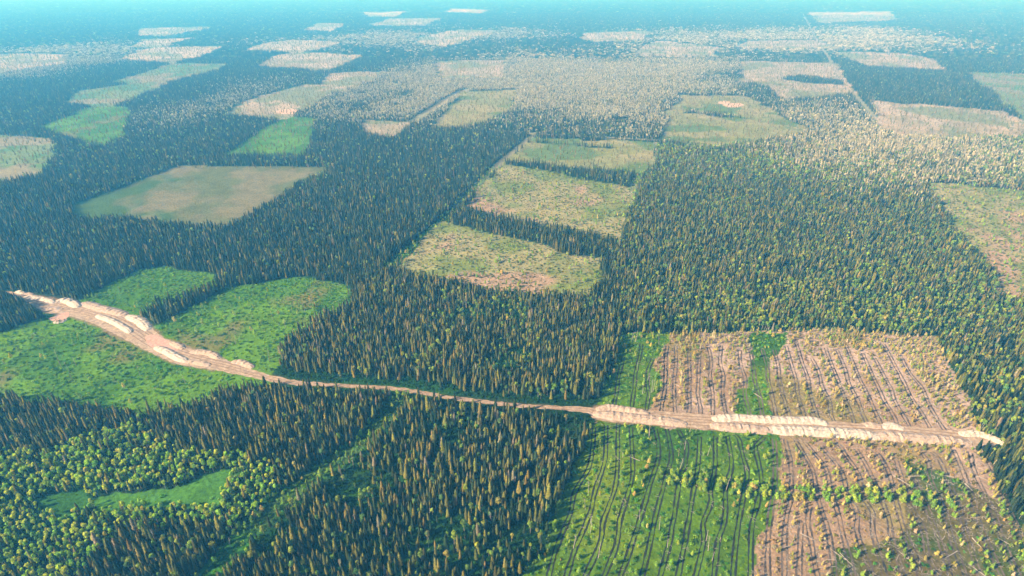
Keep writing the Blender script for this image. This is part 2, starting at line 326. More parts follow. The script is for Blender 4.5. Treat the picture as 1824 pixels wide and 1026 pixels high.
P_MB = [proto('birch_shape', mid_birch(i), [M_LEAF, M_BIRCH]) for i in range(4)]
P_FS = [proto('spruce_shape', clump(i, 0), [M_NEEDLE]) for i in range(4)]
P_FB = [proto('birch_shape', clump(i+9, 1), [M_LEAF]) for i in range(4)]
def bush(i):
    rnd = random.Random(800+i); b = MB()
    leaf_crown(b, [(0, 0, .5, .9, .7), (.6, .3, .4, .6, .5), (-.5, .4, .5, .6, .6)], rnd, 46, .3); return b
P_BUSH = [proto('bush_shape', bush(i), [M_BUSH]) for i in range(3)]
def sticks(i):
    rnd = random.Random(900+i); b = MB()
    for k in range(5):
        x, y, a, l = rnd.uniform(-1.3, 1.3), rnd.uniform(-1.3, 1.3), rnd.uniform(0, 3.14), rnd.uniform(.8, 2.6)
        b.tube((x, y, .12), (x+math.cos(a)*l, y+math.sin(a)*l, .2+rnd.uniform(0, .4)), .07, .03, 3)
    return b
P_STK = [proto('stick_shape', sticks(i), [M_DEAD]) for i in range(3)]

# ------------------------------------------------------------------ scattered masses (one object each, instanced by geometry nodes)
def mass(name, label, cat, sets):
    """sets: list of (prototypes, xy, rot, scale(n,3), tint)"""
    co = np.concatenate([s[1] for s in sets]); co3 = np.column_stack([co, np.zeros(len(co))]).astype(np.float32)
    rot = np.concatenate([s[2] for s in sets]); scl = np.concatenate([s[3] for s in sets]); tint = np.concatenate([s[4] for s in sets])
    idx = np.concatenate([np.full(len(s[1]), k) for k, s in enumerate(sets)])
    me = bpy.data.meshes.new(name); me.vertices.add(len(co)); me.vertices.foreach_set('co', co3.ravel())
    for nm, a in (('rot', rot), ('scl', scl), ('tint', tint)):
        q = me.attributes.new(nm, 'FLOAT_VECTOR', 'POINT'); q.data.foreach_set('vector', a.astype(np.float32).ravel())
    q = me.attributes.new('lod', 'INT', 'POINT'); q.data.foreach_set('value', idx.astype(np.int32))
    q = me.attributes.new('pick', 'INT', 'POINT'); q.data.foreach_set('value', RNG.integers(0, 1000, len(co)).astype(np.int32))
    o = bpy.data.objects.new(name, me); S.collection.objects.link(o); o['kind'] = 'stuff'; o['label'] = label; o['category'] = cat
    g = bpy.data.node_groups.new(name, 'GeometryNodeTree'); g.interface.new_socket('Geometry', in_out='INPUT', socket_type='NodeSocketGeometry')
    g.interface.new_socket('Geometry', in_out='OUTPUT', socket_type='NodeSocketGeometry')
    N = g.nodes.new; L = g.links.new; gi = N('NodeGroupInput'); go = N('NodeGroupOutput'); jo = N('GeometryNodeJoinGeometry')
    def attr(nm, ty):
        a = N('GeometryNodeInputNamedAttribute'); a.data_type = ty; a.inputs['Name'].default_value = nm; return a.outputs['Attribute']
    for k, s in enumerate(sets):
        j = N('GeometryNodeJoinGeometry')
        for p in s[0]:
            oi = N('GeometryNodeObjectInfo'); oi.inputs['Object'].default_value = p; oi.inputs['As Instance'].default_value = True
            L(oi.outputs['Geometry'], j.inputs[0])
        cm = N('FunctionNodeCompare'); cm.data_type = 'INT'; cm.operation = 'EQUAL'; L(attr('lod', 'INT'), cm.inputs[2]); cm.inputs[3].default_value = k
        ip = N('GeometryNodeInstanceOnPoints'); L(gi.outputs[0], ip.inputs['Points']); L(cm.outputs[0], ip.inputs['Selection']); L(j.outputs[0], ip.inputs['Instance'])
        ip.inputs['Pick Instance'].default_value = True; L(attr('pick', 'INT'), ip.inputs['Instance Index'])
        L(attr('rot', 'FLOAT_VECTOR'), ip.inputs['Rotation']); L(attr('scl', 'FLOAT_VECTOR'), ip.inputs['Scale']); L(ip.outputs[0], jo.inputs[0])
    L(jo.outputs[0], go.inputs[0]); md = o.modifiers.new('scatter', 'NODES'); md.node_group = g
    return o
def points(d0, d1, sp_, margin=1.28):
    """jittered grid of ground points in the wedge the photograph could see, d0..d1 metres ahead"""
    w = margin*(d1*cp+H*sp)*.912
    gx = np.arange(-w, w, sp_); gy = np.arange(d0, d1, sp_); X, Y = np.meshgrid(gx, gy); X = X.ravel(); Y = Y.ravel()
    m = np.abs(X) < margin*.912*(Y*cp+H*sp)+30; X = X[m]; Y = Y[m]
    return X+RNG.uniform(-.55, .55, len(X))*sp_, Y+RNG.uniform(-.55, .55, len(X))*sp_
def rs(nn, a, b): return RNG.uniform(a, b, nn)
def tints(nn, pal, wts, jit_=.18):
    pal = np.array(pal); k = RNG.choice(len(pal), nn, p=np.array(wts)/sum(wts))
    return pal[k]*(1+RNG.normal(0, jit_, (nn, 1))).clip(.5, 1.6)*(1+RNG.normal(0, .06, (nn, 3))), k
SPAL = [(.026,.044,.018),(.085,.095,.024),(.15,.15,.03),(.18,.155,.035),(.20,.175,.11)]    # dark green, olive, ochre olive, rusty brown, grey
BPAL = [(.20,.34,.05),(.34,.44,.05),(.13,.26,.07),(.38,.36,.09)]                                # green, bright yellow-green, cool green, pale yellow
SNAME = ['dark green', 'olive', 'ochre-olive', 'rusty brown', 'greyish']; BNAME = ['mid-green', 'bright yellow-green', 'cool green', 'pale yellow-green']
DRY = [(.54,.43,.13),(.40,.38,.075),(.62,.52,.30),(.24,.36,.04)]; DNAME = ['ochre', 'golden olive', 'pale straw', 'green']
GRN = [(.22,.40,.04),(.38,.50,.05),(.17,.33,.04),(.54,.44,.11)]; GNAME = ['green', 'yellow-green', 'deep green', 'golden']

def forest(X, Y):
    """thins the candidate points to real stands; returns keep mask, birch probability, palette weights"""
    c = cover(X, Y); dr = droad(X, Y); dens = np.zeros(X.shape); pb = np.full(X.shape, .07); pal = np.tile(np.array([.62, .26, .07, .03, .02]), (len(X), 1))
    f = fbm(X, Y, 45, 71, 4); g = fbm(X, Y, 160, 72, 3); e = fbm(X, Y, 11, 79, 2)
    dens[c == 0] = np.clip(1.75-1.5*e[c == 0], .35, 1)
    g2 = fbm(X, Y, 420, 75, 5); g3 = fbm(X, Y, 420, 76, 5); pale = np.zeros(X.shape, bool)
    for p in PALE: pale |= inside(p, X+(g2-.5)*(200+.1*Y)+RNG.normal(0, 1, len(X))*(25+.03*Y), Y+(g3-.5)*(260+.22*Y)+RNG.normal(0, 1, len(X))*(30+.06*Y))
    pale &= (RNG.random(len(X)) < np.clip(1.5-3.0*np.abs(g2-.47)-2.6*np.clip(f-.52,0,1)-1.5*np.clip(g-.54,0,1), .08, .88)); pb = np.where(pale, .6, pb); pb = np.where(~pale & (Y > 1500), .03, pb)
    r = inside(RIGHTZ, X, Y); pb = np.where(r, .26+.3*np.clip((g-.45)/.2, 0, 1), pb); pal[r] = (.34, .34, .20, .09, .03)
    b = inside(BOTTOM, X+(f-.5)*20, Y+(f-.5)*20); pb = np.where(b, .09+.4*np.clip((f-.6)/.12, 0, 1), pb); pal[b] = (.30, .32, .23, .11, .04)
    dens = np.where(b & (c == 0), np.clip(.95-2.5*np.clip(f-.56, 0, 1), .05, 1), dens)
    s = inside(SPARSE, X, Y); dens = np.where(s & (c == 0), np.clip(.74-3.0*np.clip(f-.56, 0, 1), .08, 1), dens)
    q = inside(RING, X+(f-.5)*40, Y+(f-.5)*40); pb = np.where(q, .93, pb); dens = np.where(q & (c == 0), np.clip(.95-1.5*np.clip(g-.55, 0, 1), .3, 1), dens)
    nar = (X < 75) & (X > -260); dens[(dr < 3) | (nar & (dr < 6.5))] = 0; dens[nar & (dr < 12)] *= .35
    global _ring; _ring = q
    return c, dens, pb, pal, pale, dr
def split_palette(pal, names_pal):
    cum = np.cumsum(pal/pal.sum(1, keepdims=True), 1); k = (RNG.random((len(pal), 1)) > cum).sum(1).clip(0, len(names_pal)-1)
    base = np.array(names_pal)[k]; nn = len(pal)
    return base*(1+RNG.normal(0, .2, (nn, 1))).clip(.5, 1.6)*(1+RNG.normal(0, .06, (nn, 3))), k

sets_s, sets_b = [], []; near_s = near_b = None
for d0, d1, sp_, ps, pb_, lo in ((140, 900, 2.85, P_SPR, P_BIR, 0), (900, 2600, 3.7, P_MS, P_MB, 1), (2600, 6500, 12.5, P_FS, P_FB, 2), (6500, 14500, 44.0, P_FS, P_FB, 3)):
    X, Y = points(d0, d1, sp_); c, dens, pbv, pal, pale, dr = forest(X, Y)
    keep = RNG.random(len(X)) < dens; X, Y, pbv, pal, pale = X[keep], Y[keep], pbv[keep], pal[keep], pale[keep]
    isb = RNG.random(len(X)) < pbv; nn = len(X)
    ts, ks = split_palette(pal, SPAL); ts[pale] = ts[pale]*.6+np.array((.46,.41,.29))*RNG.uniform(.3, 1.1, (int(pale.sum()), 1))
    tb, kb = tints(nn, BPAL, (.4, .3, .2, .1)); tb[_ring[keep]] *= (1.65, 1.7, .9); tb = np.minimum(tb, (.62, .72, .3)); lo_ = lo; tb[pale] = tb[pale]*.3+np.array((.60,.53,.39))*RNG.uniform(.45, 1.15, (int(pale.sum()), 1))
    h = rs(nn, .36, .80)*(.8+.4*fbm(X, Y, 60, 55, 2)); w = h*rs(nn, 1.0, 1.5); h = np.where(isb, h*.95, h); w = np.where(isb, w*.9, w); rg = isb & _ring[keep]; h = np.where(rg, h*.85, h); w = np.where(rg, w*.85, w); hv = .72+.56*fbm(X, Y, 13, 58, 2); h = h*hv; w = w*np.sqrt(hv)
    if lo == 3: w = w*2.8
    rot = np.column_stack([rs(nn, -.05, .05), rs(nn, -.05, .05), rs(nn, 0, 6.28)]); scl = np.column_stack([w, w, h])
    A = np.column_stack([X, Y])
    def pk(m, t, k): return [A[m], rot[m], scl[m], t[m], k[m]]
    a, b = pk(~isb, ts, ks), pk(isb, tb, kb)
    sets_s.append((ps, a)); sets_b.append((pb_, b))
    print('forest band', d0, d1, nn)
# things: the trees that show largest (nearest to the camera and in the frame)
def nearest(A, k, hgt, ymin=None):
    X, Y = w2px(A[:, 0], A[:, 1], hgt); m = (X > 4) & (X < 1820) & (Y < 1020)
    d = np.hypot(A[:, 0], A[:, 1]); d[~m] = 1e9; return np.argsort(d)[:k]
def place(xy, hgt=0):
    X, Y = w2px(xy[0], xy[1], hgt); return float(X), float(Y)
PROPS_SEEN = set()
def where(x, y, h):
    X, Y = place((x, y), h*.6); return f"{X/18.24:.0f}% across, {(1026-Y)/10.26:.0f}% up"
def uniq(mk, x, y, h):
    X, Y = place((x, y), h*.6)
    s = mk(f"{X/18.24:.0f}% across, {(1026-Y)/10.26:.0f}% up")
    if s in PROPS_SEEN: s = mk(f"{X/18.24:.1f}% across, {(1026-Y)/10.26:.1f}% up")
    PROPS_SEEN.add(s); return s
def ground_word(x, y):
    a = np.array([x]); b = np.array([y]); c = int(cover(a, b)[0])
    if droad(a, b)[0] < 9: return 'beside the sand road'
    if c == 2: return 'on the rutted green field'
    if c in (3, 11): return 'on the dry rutted cutting'
    if c in (8, 1): return 'in the green meadow'
    if dpoly(SEAMS[0][0], a, b)[0] < 16: return 'beside the green ride'
    if inside(RING, a, b)[0]: return 'in the birch grove'
    if min(dpoly(CLEAR[k][1]+CLEAR[k][1][:1], a, b)[0] for k in (-6, -5)) < 14: return 'at the wood edge by the field'
    if x < 0 and inside(SPARSE, a, b)[0]: return 'in the open conifer stand'
    return 'in the dense conifer stand' if not inside(SPARSE, a, b)[0] else 'in the open conifer stand'
def make_things(kind, A, rot, scl, tint, lab, shapes, mats, hgt, group, cat):
    meshes = [(s[0].mesh(kind+'_crown', [mats[0]]), s[1].mesh(kind+'_trunk', [mats[1]])) for s in shapes]
    for i in range(len(A)):
        e = bpy.data.objects.new(kind, None); e.empty_display_size = .5; S.collection.objects.link(e)
        e.location = (A[i, 0], A[i, 1], 0); e.rotation_euler = rot[i]; e.scale = scl[i]; mc, mt = meshes[i % len(meshes)]
        sz = 'Tall' if scl[i][2] > .62 else ('Short' if scl[i][2] < .46 else 'Mid-height')
        gw = ground_word(A[i, 0], A[i, 1])
        e['label'] = uniq(lambda w: f"{sz.lower()} {lab[i]} {cat} {gw}, {w}", A[i, 0], A[i, 1], hgt*scl[i][2]); e['category'] = cat; e['group'] = group
        c = bpy.data.objects.new('crown', mc); t = bpy.data.objects.new('trunk', mt)
        for q in (c, t): S.collection.objects.link(q); q.parent = e
        c['tint'] = [float(v) for v in tint[i]]
a = sets_s[0][1]; I = nearest(a[0], 300, 12)
make_things('spruce_tree', a[0][I], a[1][I], a[2][I], a[3][I], [SNAME[k] for k in a[4][I]], SPR, (M_NEEDLE, M_BARK), 17, 'spruces standing nearest the camera', 'spruce')
keep = np.ones(len(a[0]), bool); keep[I] = False; sets_s[0] = (sets_s[0][0], [q[keep] for q in a])
a = sets_b[0][1]; I = nearest(a[0], 300, 12)
make_things('birch_tree', a[0][I], a[1][I], a[2][I], a[3][I], [BNAME[k] for k in a[4][I]], BIR, (M_LEAF, M_BIRCH), 14, 'birches standing nearest the camera', 'birch')
keep = np.ones(len(a[0]), bool); keep[I] = False; sets_b[0] = (sets_b[0][0], [q[keep] for q in a])
mass('spruce_forest', 'dark spruce forest reaching from the foreground to the hazy distance', 'forest', [(p, *q[:4]) for p, q in sets_s])
mass('birch_woods', 'pale and yellow-green broadleaf trees mixed through the conifer forest', 'woodland', [(p, *q[:4]) for p, q in sets_b])

# ------------------------------------------------------------------ regrowth in the clearings
VPX, VPY = 1226.0, -15.0
PATHS = [[(1058,761),(1051,827),(1025,874),(1015,917),(991,977),(975,1040)], [(1079,757),(1078,817),(1061,871),(1051,914),(1025,977),(1005,1040)],
 [(1101,754),(1100,824),(1095,871),(1075,927),(1068,971),(1035,1040)], [(1124,761),(1126,810),(1126,851),(1105,924),(1098,971),(1070,1040)],
 [(1168,763),(1173,811),(1158,864),(1138,931),(1121,984),(1100,1040)], [(1188,764),(1196,811),(1191,834),(1181,871),(1168,917),(1158,967),(1140,1040)],
 [(1208,766),(1216,780),(1223,794),(1220,831),(1213,844),(1205,891),(1198,937),(1188,984),(1172,1040)], [(1246,777),(1244,824),(1236,871),(1226,931),(1218,977),(1205,1040)],
 [(1274,777),(1274,827),(1266,871),(1266,897),(1253,931),(1253,967),(1236,1040)], [(1296,777),(1303,827),(1293,871),(1291,924),(1279,967),(1270,1040)],
 [(1308,774),(1316,782),(1323,811),(1331,844),(1324,884),(1313,951),(1304,1040)], [(1362,778),(1350,790),(1346,801),(1356,851),(1349,897),(1339,944),(1336,1040)],
 [(1379,782),(1381,851),(1373,911),(1368,967),(1368,1040)], [(1398,783),(1408,824),(1409,884),(1399,934),(1397,1040)], [(1416,783),(1446,834),(1456,884),(1476,951),(1489,1040)],
 [(1433,787),(1469,831),(1479,871),(1489,901),(1503,957),(1524,1040)], [(1463,794),(1499,841),(1509,881),(1526,911),(1529,957),(1562,1040)],
 [(1495,792),(1509,814),(1529,844),(1536,884),(1553,911),(1556,951),(1580,1040)], [(1525,800),(1546,834),(1563,871),(1583,924),(1589,964),(1615,1040)],
 [(1562,806),(1583,841),(1599,904),(1613,951),(1633,997),(1640,1040)], [(1596,820),(1606,850),(1616,891),(1643,937),(1653,991),(1680,1040)],
 [(1629,850),(1645,890),(1659,924),(1683,991),(1696,1040)], [(1640,805),(1653,824),(1659,857),(1683,911),(1699,971),(1725,1040)],
 [(1660,805),(1676,824),(1706,897),(1723,957),(1750,1040)], [(1699,801),(1729,877),(1749,944),(1792,1040)], [(1728,806),(1736,840),(1769,911),(1789,971),(1822,1040)],
 [(1752,808),(1779,857),(1799,911),(1835,980)], [(1443,901),(1439,931),(1446,971),(1458,1040)], [(1428,930),(1425,970),(1423,1040)]]
TOPS = [1092,1124,1150,1181,1202,1226,1247,1271,1293,1334,1356,1381,1405,1432,1455,1482,1515,1535,1560,1586,1606,1640,1665]
for k, x0 in enumerate(TOPS):
    sl_ = (x0-VPX)/(735-VPY); y0 = 739+(x0-1060)*.058; rr = random.Random(k)
    PATHS.append([(x0+(y-735)*sl_+rr.uniform(-3, 3), y) for y in np.linspace(rr.uniform(608, 640), y0, 6)])
PATHS_W = [pl(p) for p in PATHS]
rX, rY = [], []
for d0, d1, sp_ in ((150, 1000, 2.7),):
    X, Y = points(d0, d1, sp_, 1.2); c = cover(X, Y); m = np.isin(c, (1, 2, 3, 5, 8, 9, 11)); X, Y, c = X[m], Y[m], c[m]
dr = droad(X, Y); dp = np.full(X.shape, 1e9)
is11 = c == 11; c = np.where(is11, 3, c)
mm = (c == 2) | (c == 3)
for p in PATHS_W: dp[mm] = np.minimum(dp[mm], dpoly(p, X[mm], Y[mm]))
drow = dpoly(BUSHROW, X, Y); f = fbm(X, Y, 25, 12, 4); f2 = fbm(X, Y, 70, 13, 3)
ok = (dr > 2) & (dp > 3.1); u = RNG.random(len(X))
row = (dr > 2) & (dp > 2) & (drow < 6) & (u < .9)
py_dry = ok & (c == 3) & (u < np.clip(.66+2.6*(f-.47), .34, .95)); py_grn = ok & (c == 2) & (u < np.clip((f-.45)*1.9, .03, .5))
py_mea = ok & (c == 1) & (u < np.clip((f2-.55)*.5, .006, .08)); py_cut = ok & (c == 5) & (u < .05); py_seam = ok & (c == 9) & (u < .2)
ysel = row | py_dry | py_grn | py_mea | py_cut | py_seam
nn = int(ysel.sum()); cy_ = c[ysel]; rowy = row[ysel]
td, kd = tints(nn, DRY, (.35, .3, .15, .2)); tg, kg = tints(nn, GRN, (.4, .3, .2, .1)); gmix = rowy | (is11[ysel] & (RNG.random(nn) < .7)); ty = np.where((cy_ == 3)[:, None] & ~gmix[:, None], td, tg)
ylab = [DNAME[a] if (q == 3 and not r) else GNAME[b] for a, b, q, r in zip(kd, kg, cy_, gmix)]
hh = np.where(cy_ == 3, rs(nn, .35, .95), np.where(cy_ == 2, rs(nn, .35, 1.05), rs(nn, .4, 1.2))); hh = np.where(rowy, rs(nn, .7, 1.15), hh); ww = hh*np.where(cy_ == 3, rs(nn, .75, 1.25), rs(nn, .9, 1.5)); ww = np.where(rowy, ww*1.7, ww*1.2)
yA = np.column_stack([X[ysel], Y[ysel]]); yrot = np.column_stack([rs(nn, -.1, .1), rs(nn, -.1, .1), rs(nn, 0, 6.28)]); yscl = np.column_stack([ww, ww, hh])
I = nearest(yA, 1200, 5); sc_ = hh[I]; I = I[np.argsort(-sc_)[:300]]
make_things('young_tree', yA[I], yrot[I], yscl[I], ty[I], [ylab[k] for k in I], YNG, (M_LEAF, M_BIRCH), 6, 'young trees regrowing in the rutted clearings', 'young tree')
keep = np.ones(nn, bool); keep[I] = False
# scattered pale seedlings on the middle-distance cuts
X2, Y2 = points(1000, 2600, 13, 1.2); c2 = cover(X2, Y2); m = np.isin(c2, (1, 4, 5, 6, 7, 12)); X2, Y2 = X2[m], Y2[m]; n2 = len(X2); h2 = rs(n2, .7, 1.7); t2, _ = tints(n2, [(.2,.19,.08),(.16,.2,.05),(.3,.24,.13)], (1, 1, 1))
X4, Y4 = points(2600, 6000, 26, 1.1); c4 = cover(X4, Y4); m = np.isin(c4, (1, 4, 5, 6, 7)); X4, Y4 = X4[m], Y4[m]; X2 = np.concatenate([X2, X4]); Y2 = np.concatenate([Y2, Y4]); h2 = np.concatenate([h2, rs(len(X4), 1.2, 2.4)]); t4, _ = tints(len(X4), [(.14,.15,.07),(.08,.12,.04)], (1, 1)); t2 = np.concatenate([t2, t4]); n2 = len(X2)
rot2 = np.column_stack([np.zeros(n2), np.zeros(n2), rs(n2, 0, 6.28)])
mass('young_woods', 'thickets of ochre and yellow-green saplings regrowing over the felled clearings', 'saplings',
     [(P_YNG, yA[keep], yrot[keep], yscl[keep], ty[keep]), (P_YNG[:2], np.column_stack([X2, Y2]), rot2, np.column_stack([h2, h2, h2]), t2)])
# low bushes and rank herbage
us_ = ok & ~ysel & (u < np.select([c == 1, c == 2, c == 3, c == 5, c == 9], [.6*(.4+f), .8, .95, .3, .9], .25)) & ~((c == 8) & (u > .02))
nn = int(us_.sum()); cb = c[us_]; tg, _ = tints(nn, [(.08,.26,.02),(.24,.42,.035),(.05,.15,.015)], (1, .9, .5)); td, _ = tints(nn, [(.34,.25,.10),(.24,.23,.05),(.42,.31,.20)], (1, 1, .8)); tc_, _ = tints(nn, [(.10,.17,.04),(.16,.17,.06)], (1, 1))
tb = np.where((cb == 3)[:, None] & ~is11[us_][:, None], td, np.where((cb == 5)[:, None], tc_, tg)); hb = rs(nn, .35, 1.25); wb = hb*rs(nn, .9, 1.7)
# shrubs on the forest floor of the near stands, showing in the gaps
X3, Y3 = points(150, 700, 3.2, 1.15); c3 = cover(X3, Y3); m = (c3 == 0) & inside(BOTTOM, X3, Y3) & (droad(X3, Y3) > 2); X3, Y3 = X3[m], Y3[m]; n3 = len(X3); h3 = rs(n3, .5, 1.6)
t3, _ = tints(n3, [(.02,.075,.015),(.03,.10,.02)], (1, 1))
mass('undergrowth', 'low green and brown bushes and rank grass covering the open ground', 'undergrowth',
     [(P_BUSH, np.column_stack([X[us_], Y[us_]]), np.column_stack([np.zeros(nn), np.zeros(nn), rs(nn, 0, 6.28)]), np.column_stack([wb, wb, hb]), tb),
      (P_BUSH, np.column_stack([X3, Y3]), np.column_stack([np.zeros(n3), np.zeros(n3), rs(n3, 0, 6.28)]), np.column_stack([h3*1.3, h3*1.3, h3]), t3)])
# felling slash along the ruts
near_p = (c == 3) & (dr > 1) & (((dp < 5) & (u < .65)) | (u < .22)) | ((c == 2) & (dp < 4) & (u < .08)) | ((c == 5) & (u < .06)) | ((c == 1) & (u < .02))
nn = int(near_p.sum()); ss = rs(nn, .6, 1.5)
mass('slash_debris', 'pale cut branches and slash strewn over the felled ground along the ruts', 'branch debris',
     [(P_STK, np.column_stack([X[near_p], Y[near_p]]), np.column_stack([np.zeros(nn), np.zeros(nn), rs(nn, 0, 6.28)]), np.column_stack([ss, ss, ss]), np.ones((nn, 3)))])

# ------------------------------------------------------------------ dead trees and fallen logs (each a thing)
dm = [(s[0].mesh('dead_tree_branches', [M_DEAD]), s[1].mesh('dead_tree_trunk', [M_DEAD])) for s in DED]
rr = random.Random(5); cnt = 0
while cnt < 90:
    px, py = rr.choice([(rr.uniform(200, 1000), rr.uniform(700, 1015)), (rr.uniform(100, 600), rr.uniform(520, 690)), (rr.uniform(1080, 1300), rr.uniform(600, 730)), (rr.uniform(1000, 1300), rr.uniform(770, 1000))])
    x, y = (float(v) for v in px2w(px, py)); a = np.array([x]); b = np.array([y])
    if droad(a, b)[0] < 4 or cover(a, b)[0] in (3, 8): continue
    e = bpy.data.objects.new('dead_tree', None); S.collection.objects.link(e); e.location = (x, y, 0); e.rotation_euler = (rr.uniform(-.1, .1), rr.uniform(-.1, .1), rr.uniform(0, 6.28)); s_ = rr.uniform(.6, 1.1); e.scale = (s_*1.2, s_*1.2, s_)
    e['label'] = uniq(lambda w: f"bare {'tall' if s_ > .85 else 'short'} grey dead tree {ground_word(x, y)}, {w}", x, y, 13*s_); e['category'] = 'dead tree'; e['group'] = 'dead trees standing bare'
    mb_, mt_ = dm[cnt % 3]
    for nm, me in (('branches', mb_), ('trunk', mt_)): q = bpy.data.objects.new(nm, me); S.collection.objects.link(q); q.parent = e
    cnt += 1
lm = []
for i in range(3):
    b = MB(); L0 = (9, 6, 12)[i]; b.tube((-L0/2, 0, .35), (0, .1, .35), .3, .24, 7); b.tube((0, .1, .35), (L0/2, -.1, .3), .24, .12, 7)
    r_ = random.Random(i)
    for k in range(9): x = r_.uniform(0, L0/2); a = r_.uniform(.3, 1.2)*r_.choice((-1, 1)); b.tube((x, 0, .35), (x+1.1, math.sin(a)*1.3, .35+abs(math.cos(a))*.7), .06, .02, 3)
    lm.append(b.mesh('fallen_log', [M_DEAD]))
cnt = 0
while cnt < 70:
    px, py = rr.uniform(1060, 1800), rr.uniform(605, 1020); x, y = (float(v) for v in px2w(px, py)); a = np.array([x]); b = np.array([y]); c_ = int(cover(a, b)[0])
    if c_ not in (2, 3, 11) or droad(a, b)[0] < 5 or (c_ == 2 and rr.random() < .88): continue
    o = bpy.data.objects.new('fallen_log', lm[cnt % 3]); S.collection.objects.link(o); o.location = (x, y, 0); o.rotation_euler = (0, 0, rr.uniform(0, 6.28)); s_ = rr.uniform(.6, 1.1); o.scale = (s_,)*3
    o['label'] = uniq(lambda w: f"{'long' if s_*(9,6,12)[cnt%3] > 8 else 'short'} pale fallen log {ground_word(x, y)}, {w}", x, y, 0); o['category'] = 'log'; o['group'] = 'felled trunks left on the clearings'; cnt += 1

# ------------------------------------------------------------------ sand road, wheel ruts, spoil banks
def resample(P, step):
    P = [Vector((p[0], p[1], 0)) for p in P]; o = []
    # Catmull-Rom through the points
    for i in range(len(P)-1):
        p0 = P[max(i-1, 0)]; p1 = P[i]; p2 = P[i+1]; p3 = P[min(i+2, len(P)-1)]; k = max(2, int((p2-p1).length/step))
        for j in range(k):
            t = j/k; o.append((0.5*((2*p1)+(p2-p0)*t+(2*p0-5*p1+4*p2-p3)*t*t+(3*p1-p0-3*p2+p3)*t**3), i+t))
    o.append((P[-1], len(P)-1.0)); return o
def ribbon(name, P, offs, z, mat, step=3., wob=0.3, seed=0):
    """offs(t, s) -> (left, right) edge offsets in metres"""
    R = resample(P, step); v = []; f = []; r_ = random.Random(seed)
    for k, (p, t) in enumerate(R):
        q = R[min(k+1, len(R)-1)][0]-R[max(k-1, 0)][0]; nrm = Vector((-q.y, q.x, 0)).normalized(); a, b = offs(t)
        a += r_.uniform(-wob, wob); b += r_.uniform(-wob, wob)
        v += [tuple(p+nrm*a+Vector((0, 0, z))), tuple(p+nrm*b+Vector((0, 0, z)))]
    for k in range(len(R)-1): f.append((2*k, 2*k+2, 2*k+3, 2*k+1))
    return v, f
def mesh_obj(name, v, f, mat, kind=None):
    me = bpy.data.meshes.new(name); me.from_pydata(v, [], f); me.update(); me.materials.append(mat); o = bpy.data.objects.new(name, me); S.collection.objects.link(o)
    if kind: o['kind'] = kind
    return o
def rw(t): i = min(int(t), len(ROADW)-2); q = t-i; return ROADW[i]*(1-q)+ROADW[i+1]*q
v, f = ribbon('road', ROAD, lambda t: (-rw(t)*.92, rw(t)*.92), .05, M_SAND, 3., .7, 1); mesh_obj('road', v, f, M_SAND, 'structure')
M_RUT = noise_mat('damp_sand', (.16,.10,.07), (.34,.23,.16), .3)
v, f = [], []
for a, s in ((-1.5, .45), (1.5, .45), (4.6, .5), (7.2, .5), (-4.8, .4)):
    vv, ff = ribbon('r', ROAD, lambda t: ((a-s if rw(t) > abs(a)+2 else 1e-3), (a+s if rw(t) > abs(a)+2 else -1e-3)) if abs(a) > 2 else (a-s, a+s), .09, M_RUT, 4., .15, int(a*10))
    k = len(v); v += vv; f += [tuple(q+k for q in g) for g in ff]
mesh_obj('road_marking_lines', v, f, M_RUT, 'structure').name = 'rutted_path'
for k, P in enumerate(PATHS_W):
    vv, ff = ribbon('p', P, lambda t: (-1.75+.25*math.sin(t*5+k), -.75+.15*math.sin(t*9+k)), .04, M_PEAT, 2., .22, k); k0 = len(vv)
    v2, f2_ = ribbon('p', P, lambda t: (.75+.15*math.sin(t*7+k), 1.75+.25*math.sin(t*4+k)), .04, M_PEAT, 2., .22, k+50)
    mesh_obj('wheel_path', vv+v2, ff+[tuple(q+k0 for q in g) for g in f2_], M_DIRT if np.mean([p[0] for p in PATHS[k]]) > 1362 or k >= 33 else M_PEAT, 'structure')
